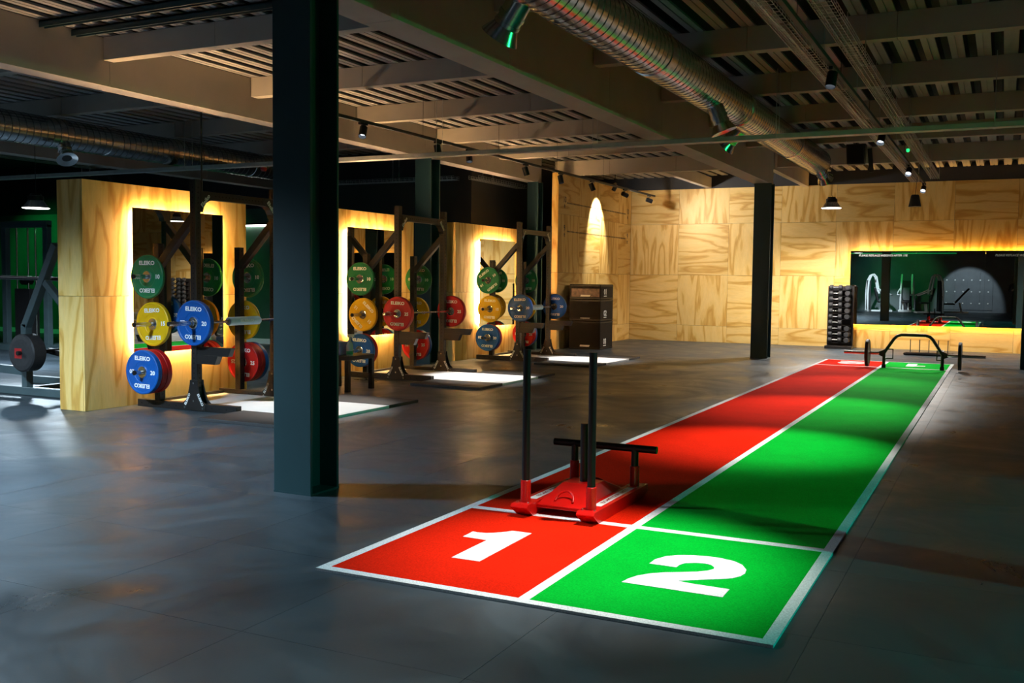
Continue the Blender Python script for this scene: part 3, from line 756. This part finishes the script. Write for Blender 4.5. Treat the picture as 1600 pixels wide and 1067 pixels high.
duct('spiral_duct', 'spiral metal duct in the shadow above the machine area', -11.48, 3.245, .2, 3.0, 15.4, [(9.45, (.55, -.25, -.8)), (14.9, (.6, -.2, -.75))])

# ================================================================ CABLE TRAYS AND RAILS
def basket(name, label, p0, p1, w, h, step=.1, r=.0028, cables=(), off=.55):
    p0, p1 = Vector(p0), Vector(p1); d = (p1-p0); L = d.length; d.normalize(); s = d.cross(Vector((0, 0, 1))).normalized()
    t = thing(name, label, 'cable tray', p0)
    mb = MB(); z = Vector((0, 0, 1))
    for a, b_ in ((-1, 1), (-1, .5), (-1, 0), (-.5, 0), (0, 0), (.5, 0), (1, 0), (1, .5), (1, 1)):
        o = s*(a*w/2)+z*(b_*h); mb.cyl(o, o+d*L, r, n=4, caps=False)
    k = 0
    while k*step <= L:
        o = d*(k*step); q = [s*(-w/2)+z*h, s*(-w/2), s*(w/2), s*(w/2)+z*h]
        for i in range(3): mb.cyl(o+q[i], o+q[i+1], r, n=4, caps=False)
        k += 1
    ob('wire_mesh', mb, 'galv_wire', t)
    for off, zz, rr, mt in cables:
        P = [s*(off+.006*math.sin(k*.9+off*50))+z*(zz+.004*math.sin(k*1.3+off*30))+d*(L*k/40) for k in range(41)]
        ob('cable', MB().tube(P, rr, 6), mt, t)
    k = 0
    while k*2.2+off < L:
        for sg in (-1, 1):
            o = d*(k*2.2+off)+s*(sg*(w/2+.004)); ob('drop_rod', MB().cyl(o, o+z*(ZD-.002-p0.z), .004, n=5), 'galv_wire', t)
        k += 1
    return t
cb = [(-.05+.02*k, .012+.011*(k % 3), .009, ('cable_pale', 'cable_black', 'cable_pale')[k % 3]) for k in range(6)]
basket('cable_tray', 'wire cable tray with grey trunking beside the lane light rail', (-1.60, .5, 3.30), (-1.60, 20.6, 3.30), .15, .055, cables=[(-.02, .014, .012, 'galv_wire'), (.03, .012, .009, 'cable_black')])
basket('cable_tray', 'wire cable tray on the column side of the lane light rail', (-1.24, .5, 3.33), (-1.24, 20.4, 3.33), .15, .055, cables=[(.03, .012, .009, 'cable_black'), (-.04, .012, .008, 'cable_pale')])
t = thing('cable_tray', 'galvanised sheet cable tray filled with cables crossing the whole room', 'cable tray', (-4.85, 11.45, 2.96))
ob('channel', MB().box(-13.1, 13.1, -.075, .075, 0, .003).box(-13.1, 13.1, -.075, -.072, 0, .05).box(-13.1, 13.1, .072, .075, 0, .05), 'galv_sheet', t)
for k in range(7):
    P = [(-13+26*i/60, -.05+.017*k+.006*math.sin(i*.9+k*2), .018+.012*(k % 3)+.012*abs(math.sin(i*.37+k)), ) for i in range(61)]
    ob('cable', MB().tube(P, .009, 6), ('cable_pale', 'cable_black')[k % 2], t)
for k in range(12):
    for sg in (-1, 1): ob('drop_rod', MB().cyl((-12.9+2.2*k, sg*.079, 0), (-12.9+2.2*k, sg*.079, ZD-2.962), .004, n=5), 'galv_wire', t)
    ob('clip', MB().box(-12.915+2.2*k, -12.885+2.2*k, -.083, .083, -.004, 0), 'galv_wire', t)
basket('cable_tray', 'wire cable tray along the dark wall behind the towers', (-13, 15.8, 3.15), (-8.95, 15.8, 3.15), .2, .06)
basket('cable_tray', 'wire cable tray turning toward the plywood target wall', (-8.6, 15.8, 3.15), (-8.6, 17.8, 3.15), .2, .06)
def rail(label, x, z, y0, y1):
    t = thing('light_rail', label, 'light rail', (x, y0, z))
    ob('rail', MB().box(-.02, .02, 0, y1-y0, 0, .036), 'black_matte', t, bevel=.002)
    k = .5
    while k < y1-y0:
        ob('suspension_wire', MB().cyl((0, k, .036), (0, k, ZD-z), .0025, n=5), 'black_matte', t); k += 2.18
    ob('end_cap', MB().box(-.022, .022, y1-y0, y1-y0+.015, -.002, .038), 'black_plastic', t)
    return t
rail('black light rail hung over the power racks', -6.9, 3.19, 8.6, 20.9)
rail('black light rail hung over the turf lane', -1.43, 3.24, .5, 20.6)
ZH = Vector((0, 0, 1))
def track_spot(loc, target, energy, color, label, group, lens='led_white', angle=46, blend=.7, lit=True, hang=False):
    """head hung from a rail; the lamp sits just outside its lens"""
    loc = Vector(loc); d = (Vector(target)-loc).normalized()
    t = thing('track_spotlight', label, 'spotlight', loc, group=group)
    hc = Vector((0, 0, -.10))
    ob('adapter', MB().box(-.018, .018, -.075, .075, -.025, 0), 'black_plastic', t)
    ob('stem', MB().cyl((0, 0, -.02), (0, 0, -.09), .009, n=8), 'black_plastic', t)
    if hang: ob('drop_rod', MB().cyl((0, 0, -.005), (0, 0, ZD-.001-loc.z), .008, n=8), 'black_plastic', t)
    a, b_ = hc-d*.06, hc+d*.075
    ob('head', MB().cyl(a, b_, .046, n=24, caps=False).add([], []).cyl(a-d*.001, a, .046, n=24), 'black_plastic', t)
    ob('lens', MB().cyl(b_-d*.055, b_-d*.05, .044, n=24), lens if lit else 'black_plastic', t)
    if lit: lamp('spot_beam', 'SPOT', loc+b_+d*.01, energy, color, target, size=.04, angle=angle, blend=blend)
GL, GR = 'spotlights on the rail over the racks', 'spotlights on the rail over the lane'
for n_, (y, tgt, en) in enumerate(((9.92, (-6.4, 8.3, 0), E_RACK), (11.66, (-6.4, 12.0, 0), E_RACK), (12.54, (-6.3, 11.8, 0), E_RACK*.6), (14.41, (-6.3, 15.4, 0), E_RACK), (15.8, (-6.2, 15.7, 0), E_RACK*.6), (17.25, (-5.6, 17.6, 0), 40), (19.02, (-5.6, 22.1, 2.3), 230), (20.54, (-4.6, 22.1, 2.2), 150))):
    track_spot((-6.9, y, 3.19), tgt, en, NEUT, 'black spotlight on the rail over the racks, %s from the back wall' % ORD[7-n_], GL, 'led_cool', angle=34 if y < 17 else (60 if y < 18 else 118), blend=.7 if y < 18 else 1)
track_spot((-7.42, 19.85, 3.42), (-7.84, 19.88, 2.70), E_WALL, NEUT, 'black spotlight close to the target wall throwing a bright scallop', None, angle=68, blend=.35, hang=True)
for n_, (y, ty) in enumerate(((1.3, 2.2), (5.2, 4.45), (9.2, 8.2), (13.15, 10.9), (17.1, 13.4), (20.3, 16.4))):
    track_spot((-1.43, y, 3.24), (-1.75, ty, 0), E_LANE*(1 if y > 2 else .25), NEUT, 'black spotlight on the rail over the lane, %s from the back wall' % ORD[5-n_], GR, 'led_cool', angle=44, blend=.9)

# pendants (high bays)
def pendant(loc, label, energy, col=COOL, lens='led_white', angle=165):
    t = thing('pendant_lamp', label, 'lamp', loc)
    ob('cable', MB().cyl((0, 0, .25), (0, 0, ZD-loc[2]), .004, n=6), 'black_matte', t)
    ob('hook', MB().tube([(0, 0, .25), (.018, 0, .235), (0, 0, .215)], .004, 6), 'black_metal', t)
    ob('heat_sink', MB().lathe([(0, .22), (.07, .22), (.085, .19), (.105, .185), (.11, .13), (.0, .13)], axis='Z', n=28), 'black_metal', t)
    ob('reflector', MB().lathe([(.10, .13), (.195, .0), (.19, .0), (.095, .128)], axis='Z', n=36), 'galv', t)
    ob('lens', MB().lathe([(0, .006), (.188, .006), (.188, .012), (0, .012)], axis='Z', n=36), lens, t)
    lamp('pendant_light', 'SPOT', (loc[0], loc[1], loc[2]-.01), energy, col, (loc[0], loc[1], 0), size=.17, angle=angle, blend=.6)
pendant((-3.04, 20.0, 2.79), 'round pendant lamp hanging before the plywood back wall', 1300, NEUT)
pendant((-12.7, 10.0, 2.31), 'round pendant lamp over the machine area by the green wall', E_BAY*.4)
pendant((-7.3, 3.45, 2.85), 'round pendant lamp beyond the tall column, machine side', E_BAY, (.6, .82, 1), angle=154)
pendant((-13.5, 5.0, 2.6), 'added round pendant lamp over the plate-loaded machine', E_BAY*.4)  # added out of view to brighten the machine area
pendant((3.4, 19.6, 2.79), 'added round pendant lamp before the far half of the back mirror', 1300, NEUT)  # added right of the view as fill light for the back wall
pendant((-6.0, -3.5, 2.75), 'added round pendant lamp behind the lane start, column side', 260)  # added behind the camera as cool fill for the foreground floor

t = thing('power_drop', 'thin black power drop hanging behind the first tower mirror', 'cable', (-8.75, 9.2, 2.25))
ob('cable', MB().cyl((0, 0, 0), (0, 0, ZD-2.252), .011, n=8), 'cable_black', t); ob('connector', MB().box(-.03, .03, -.03, .03, -.1, 0), 'black_plastic', t)
# loudspeakers
t = thing('loudspeaker', 'black box loudspeaker hung under the lane joists', 'speaker', (-2.22, 17.0, 3.42))
ob('cabinet', MB().prism([(-.15, -.1, .17), (.15, -.1, .17), (.13, -.1, -.15), (-.13, -.1, -.15)][::-1], (0, .2, 0)), 'black_matte', t, bevel=.006)
ob('bracket', MB().beam((.2, 0, .1), (.24, 0, -.28), .07, .02, (0, 1, 0)).cyl((0, 0, .17), (0, 0, .3), .01, n=8), 'black_matte', t)
ob('grille', MB().box(-.12, .12, -.105, -.1, -.13, .15), 'black_plastic', t)
t = thing('pendant_speaker', 'black bell-shaped pendant loudspeaker before the back wall', 'speaker', (-1.47, 19.0, 2.72))
ob('housing', MB().lathe([(0, .21), (.055, .21), (.07, .19), (.108, .0), (0, .0)], axis='Z', n=24), 'black_matte', t)
ob('hanger', MB().cyl((0, 0, .21), (.03, 0, .55), .005, n=6), 'black_matte', t)
t = thing('status_light', 'small glowing green status light under the lane trays', 'light', (-1.36, 16.0, 3.36))
ob('housing', MB().box(-.03, .03, -.02, .02, .0, .05), 'white_paint', t); ob('bulb', MB().lathe([(0, -.05), (.02, -.04), (.024, -.02), (.018, 0)], axis='Z', n=14), 'led_green', t)

# ================================================================ MACHINE AREA
def tubes(mb, segs, w=.06):
    for p, q in segs: mb.beam(p, q, w, w, (0, 1, 0) if abs(Vector(q)[1]-Vector(p)[1]) < .3 else (0, 0, 1))
    return mb
t = thing('plate_machine', 'grey tube framed plate-loaded machine beside the plywood tower', 'machine', (-9.5, 7.55, 0))
ob('floor_frame', MB().beam((-1.4, 0, .05), (.55, 0, .05), .09, .09).beam((-1.4, .9, .05), (.55, .9, .05), .09, .09).beam((-.28, 0, .05), (-.28, .9, .05), .09, .09), 'frame_teal', t, bevel=.006)
for yy in (0, .9):
    ob('upright', MB().beam((-.28, yy, .09), (-.28, yy, .80), .085, .085, (0, 1, 0)).beam((-.28, yy, .77), (.23, yy, 1.68), .085, .085, (0, 1, 0)), 'frame_teal', t, bevel=.006)
    ob('brace', MB().beam((.05, yy, 1.27), (.4, yy, .95), .07, .07, (0, 1, 0)), 'frame_teal', t, bevel=.005)
ob('top_tie', MB().beam((.2, 0, 1.62), (.2, .9, 1.62), .07, .07), 'frame_teal', t)
ob('back_pad', MB().box(-.05, .25, .3, .6, .5, 1.05), 'upholstery', t, bevel=.02)
ob('press_arm', MB().tube([(-1.1, .1, 1.32), (.3, .1, 1.30)], .022, 10), 'black_metal', t)
ob('side_rail', MB().beam((-1.4, 0, .30), (-.3, 0, .27), .07, .09), 'frame_teal', t)
ob('weight_arm', MB().beam((-.1, .15, .5), (.5, .25, .38), .06, .06).cyl((-.02, .2, .5), (-.02, -.32, .5), .024, n=12).cyl((.48, .25, .38), (.48, .62, .38), .024, n=12), 'black_metal', t)
for k, lab in enumerate(('black rubber plate loaded on the grey tube framed machine', 'second black rubber plate hung low behind the tower edge')):
    p = ob('rubber_plate', MB().lathe([(.03, -.09), (.15, -.09), (.19, -.085), (.205, -.07), (.205, .07), (.19, .085), (.03, .085)], n=36), 'rubber_black', None, (-9.52+k*.5, 7.36+k*.66, .5-k*.12))
    tag(p, lab, 'weight plate'); ob('badge', MB().box(-.09, .02, -.093, -.09, -.06, .05), 'red_plastic', p)
t = thing('cable_machine', 'tall grey cable machine with dark weight stack in the machine area', 'machine', (-15.9, 12.3, 0))
for xx in (-.55, .55): ob('upright', MB().box(xx-.06, xx+.06, -.05, .05, 0, 2.25), 'frame_teal', t, bevel=.006)
ob('top_frame', MB().box(-.61, .61, -.06, .06, 2.2, 2.32), 'frame_teal', t, bevel=.006)
ob('base', MB().box(-.65, .65, -.4, .4, 0, .1), 'frame_teal', t, bevel=.006)
for xx in (-.25, .05, .25): ob('guide_rod', MB().cyl((xx, 0, .1), (xx, 0, 2.2), .016, n=8), 'chrome', t)
ob('weight_stack', MB().box(-.2, .2, -.1, .1, .12, 1.1), 'black_matte', t, bevel=.004)
ob('pulley', MB().cyl((0, -.09, 1.25), (0, .09, 1.25), .08, n=20), 'black_plastic', t)
def bench_machine(x, y, rz, lab, frame, lean=0.):
    t = thing('press_machine', lab, 'machine', (x, y, 0), (0, 0, rz))
    ob('base', MB().beam((-.5, 0, .05), (.6, 0, .05), .1, .08).beam((-.5, -.4, .05), (-.5, .4, .05), .1, .08).beam((.6, -.3, .05), (.6, .3, .05), .1, .08), frame, t, bevel=.006)
    for s in (-1, 1):
        ob('side_arch', MB().tube([(-.5, s*.3, .05), (-.52, s*.3, .9), (-.48, s*.29, 1.5), (-.36, s*.26, 1.78), (-.24, s*.24, 1.84), (-.12, s*.24, 1.72), (-.04, s*.25, 1.3), (.02, s*.27, .9)], .045, 10), frame, t)
        ob('press_arm', MB().tube([(-.05, s*.3, 1.15), (.25, s*.36, .98), (.55, s*.36, .86), (.62, s*.25, .84)], .03, 8), frame, t)
        ob('seat_leg', MB().beam((.15, s*.12, .05), (.2, s*.12, .45), .06, .06, (0, 1, 0)), frame, t)
    ob('seat', MB().box(.02, .45, -.2, .2, .45, .53), 'upholstery', t, bevel=.02)
    ob('back_pad', MB().beam((.0, 0, .55), (-.16, 0, 1.2), .34, .09, (1, 0, .2)), 'upholstery', t, bevel=.02)
    ob('weight_shroud', MB().box(-.52, -.36, -.22, .22, .1, 1.55), 'black_matte', t, bevel=.01)
    return t
bench_machine(-19.6, 12.9, -.4, 'white armed press machine before the green accent wall', 'white_paint')
# machines along the rear wall, seen in the back mirror
bench_machine(-5.6, -8.2, -.25, 'white framed press machine with arched sides by the rear wall', 'white_paint')
bench_machine(-4.35, -8.9, PI/2, 'pale framed press machine under the green rear lamp', 'white_paint')
bench_machine(-3.15, -7.2, PI-.3, 'pale framed press machine beside the studded rear panels', 'white_paint')
t = thing('incline_bench', 'dark incline bench in front of the studded rear panels', 'bench', (-2.1, -8.3, 0))
ob('base', MB().beam((-.6, 0, .05), (.6, 0, .05), .1, .08).beam((-.6, -.3, .05), (-.6, .3, .05), .08, .08).beam((.3, 0, .05), (.2, 0, .5), .08, .08, (0, 1, 0)), 'white_paint', t)
ob('seat_pad', MB().box(-.5, 0, -.15, .15, .4, .48), 'upholstery', t, bevel=.02); ob('back_pad', MB().beam((.0, 0, .5), (.6, 0, 1.2), .3, .09, (0, 0, 1)), 'upholstery', t, bevel=.02)
t = thing('studded_panel_wall', 'grey panel board with rows of white studs on the rear wall', 'panel', (-1.65, YR+.001, 0))
for k in range(4):
    pn = ob('panel', MB().box(-1.15+k*.575, -1.15+(k+1)*.575-.006, 0, .03, .12, 2.0), 'wall_grey', t, bevel=.003)
for a in range(6):
    for r in range(3):
        ob('stud', MB().cyl((-.95+a*.38, .03, .45+r*.58), (-.95+a*.38, .06, .45+r*.58), .035, n=14), 'white_paint', t)
# rear and side lamps (green accent light, white spots)
def led_tube(p, q, label, mt='led_green_dim', r=.018):
    t = thing('led_tube', label, 'lamp', p); d = Vector(q)-Vector(p)
    ob('diffuser', MB().cyl((0, 0, 0), d, r, n=10), mt, t); ob('housing', MB().beam(Vector((0, 0, r+.012)), d+Vector((0, 0, r+.012)), .05, .02), 'black_matte', t)
    return t
led_tube((-9.5, YR+.04, 2.95), (-2.2, YR+.04, 2.95), 'long green light tube high on the rear wall')
led_tube((8.46, 9.5, 3.3), (8.46, 1.5, 3.3), 'long green light tube on the outer side wall')
led_tube((-14.4, 15.94, 2.4), (-13.4, 15.94, 2.4), 'short white light tube on the dark wall end', 'led_white', .02)
GG = 'accent spotlights'
track_spot((-4.4, -7.2, 3.3), (-4.6, YR, 1.4), 90, GREEN, 'accent spotlight washing the rear wall green', None, 'led_green', 70, hang=True)
track_spot((-6.3, -7.6, 3.3), (-6.1, YR, 1.5), 40, TEAL, 'accent spotlight washing the rear wall teal', None, 'led_green', 60, hang=True)
track_spot((-1.6, -7.4, 3.3), (-1.6, YR, .7), 380, COOL, 'white spotlight aimed at the studded rear panels', None, 'led_cool', 46, .3, hang=True)
track_spot((-6.2, -5.6, 3.3), (-5.6, -8.2, .9), 1300, COOL, 'white spotlight aimed at the arched rear machine', None, 'led_cool', 40, hang=True)
track_spot((-19.5, 13.3, 3.3), (-19.8, 16, 1.2), 130, GREEN, 'accent spotlight washing the accent wall green', None, 'led_green', 75, hang=True)
track_spot((-15.2, 13.6, 3.3), (-15.0, 16, 1.4), 60, GREEN, 'accent spotlight on the dark wall end', None, 'led_green', 70, hang=True)
track_spot((4.2, 4.2, 3.3), (.5, 4.7, 0), 480, TEAL, 'teal accent spotlight aimed at the floor beyond the green lane', None, 'led_green', 62, .3, hang=True)
track_spot((5.2, 8.0, 2.75), (-2.7, 8.8, 3.25), 230, GREEN, 'green accent spotlight aimed up at the lane duct', None, 'led_green', 70, hang=True)
# small red alarm sounder under the cable tray
t = thing('alarm_sounder', 'small red alarm sounder under the room-wide cable tray', 'alarm', (-9.70, 11.45, 2.885))
ob('base', MB().cyl((0, 0, .055), (0, 0, .071), .045, n=20), 'white_paint', t); ob('dome', MB().lathe([(0, 0), (.03, .004), (.045, .025), (.045, .055), (0, .055)], axis='Z', n=20), 'red_plastic', t)

# ================================================================ PERSON (seen dimly in the back mirror)
V, E, Rr = [], [], []
def v(p, r, par=None):
    V.append(p); Rr.append(r)
    if par is not None: E.append((par, len(V)-1))
    return len(V)-1
root = v((0, 0, .95), .125); b1 = v((0, .005, 1.12), .112, root); b2 = v((0, 0, 1.33), .13, b1); nb = v((0, -.005, 1.47), .072, b2)
nk = v((0, .01, 1.54), .052, nb); h1 = v((0, .03, 1.61), .074, nk); h2 = v((0, .022, 1.69), .082, h1); v((0, .015, 1.745), .05, h2); v((0, .118, 1.65), .013, h1)
for s in (-1, 1):
    hp = v((s*.09, 0, .88), .092, root); kn = v((s*.10, .015, .50), .058, hp); an = v((s*.10, -.01, .09), .042, kn); v((s*.115, .15, .037), .034, an)
    sh = v((s*.185, -.01, 1.42), .06, b2); el = v((s*.25, .03, 1.14), .042, sh); wr = v((s*.13, .25, 1.17), .027, el); pm = v((s*.09, .31, 1.20), .03, wr)
    for k in range(4):
        g1 = v((s*.072, .338+.003*(k % 2), 1.238-.021*k), .0092, pm); g2 = v((s*.044, .352, 1.238-.022*k), .0084, g1); v((s*(.022 if k < 3 else .028), .338, 1.237-.022*k), .0078, g2)
    t1 = v((s*.078, .283, 1.228), .0105, pm); v((s*.052, .296, 1.252), .009, t1)
me = bpy.data.meshes.new('body'); me.from_pydata(V, E, []); me.update()
tmp = bpy.data.objects.new('body', me); C.objects.link(tmp)
bpy.context.view_layer.objects.active = tmp
with bpy.context.temp_override(object=tmp, active_object=tmp, mesh=me): bpy.ops.mesh.customdata_skin_add()
for i, d in enumerate(me.skin_vertices[0].data): d.radius = (Rr[i], Rr[i]); d.use_root = (i == 0)
tmp.modifiers.new('skin', 'SKIN'); sb = tmp.modifiers.new('sub', 'SUBSURF'); sb.levels = 2; sb.render_levels = 2
dg = bpy.context.evaluated_depsgraph_get(); dg.update()
bm_ = bpy.data.meshes.new_from_object(tmp.evaluated_get(dg)); bpy.data.objects.remove(tmp)
bm_.materials.clear()
for k in ('cloth_dark', 'skin'): bm_.materials.append(M[k])
for p in bm_.polygons:
    c = p.center; p.use_smooth = True
    p.material_index = 1 if c.z > 1.52 or (c.y > .25 and c.z > 1.1) else 0
pr = bpy.data.objects.new('person', bm_); C.objects.link(pr); pr.location = (.42, -.9, -min(q.co.z for q in bm_.vertices)+.0005)
tag(pr, 'standing person in dark clothes with hands together, reflected in back mirror', 'person')
hr = MB().lathe([(.0, .085), (.055, .07), (.082, .03), (.088, -.02), (.082, -.06)], axis='Z', c=(0, .006, 1.70), n=24)
hr.v = [(x, y if y < .05 else y*.72, z+.05*max(0, y)/.08) for x, y, z in hr.v]
ob('hair', hr, 'hair_dark', pr)
for s in (-1, 1): ob('eye', MB().lathe([(0, .008), (.007, .005), (.009, 0)], axis='Y', c=(s*.03, .098, 1.668), n=10), 'black_plastic', pr); ob('ear', MB().lathe([(0, .012), (.016, .006), (.018, 0)], axis='X', c=(s*.078, .02, 1.655), n=10), 'skin', pr)
ob('mouth', MB().beam((-.022, .099, 1.612), (.022, .099, 1.612), .006, .007), 'decal_red', pr)
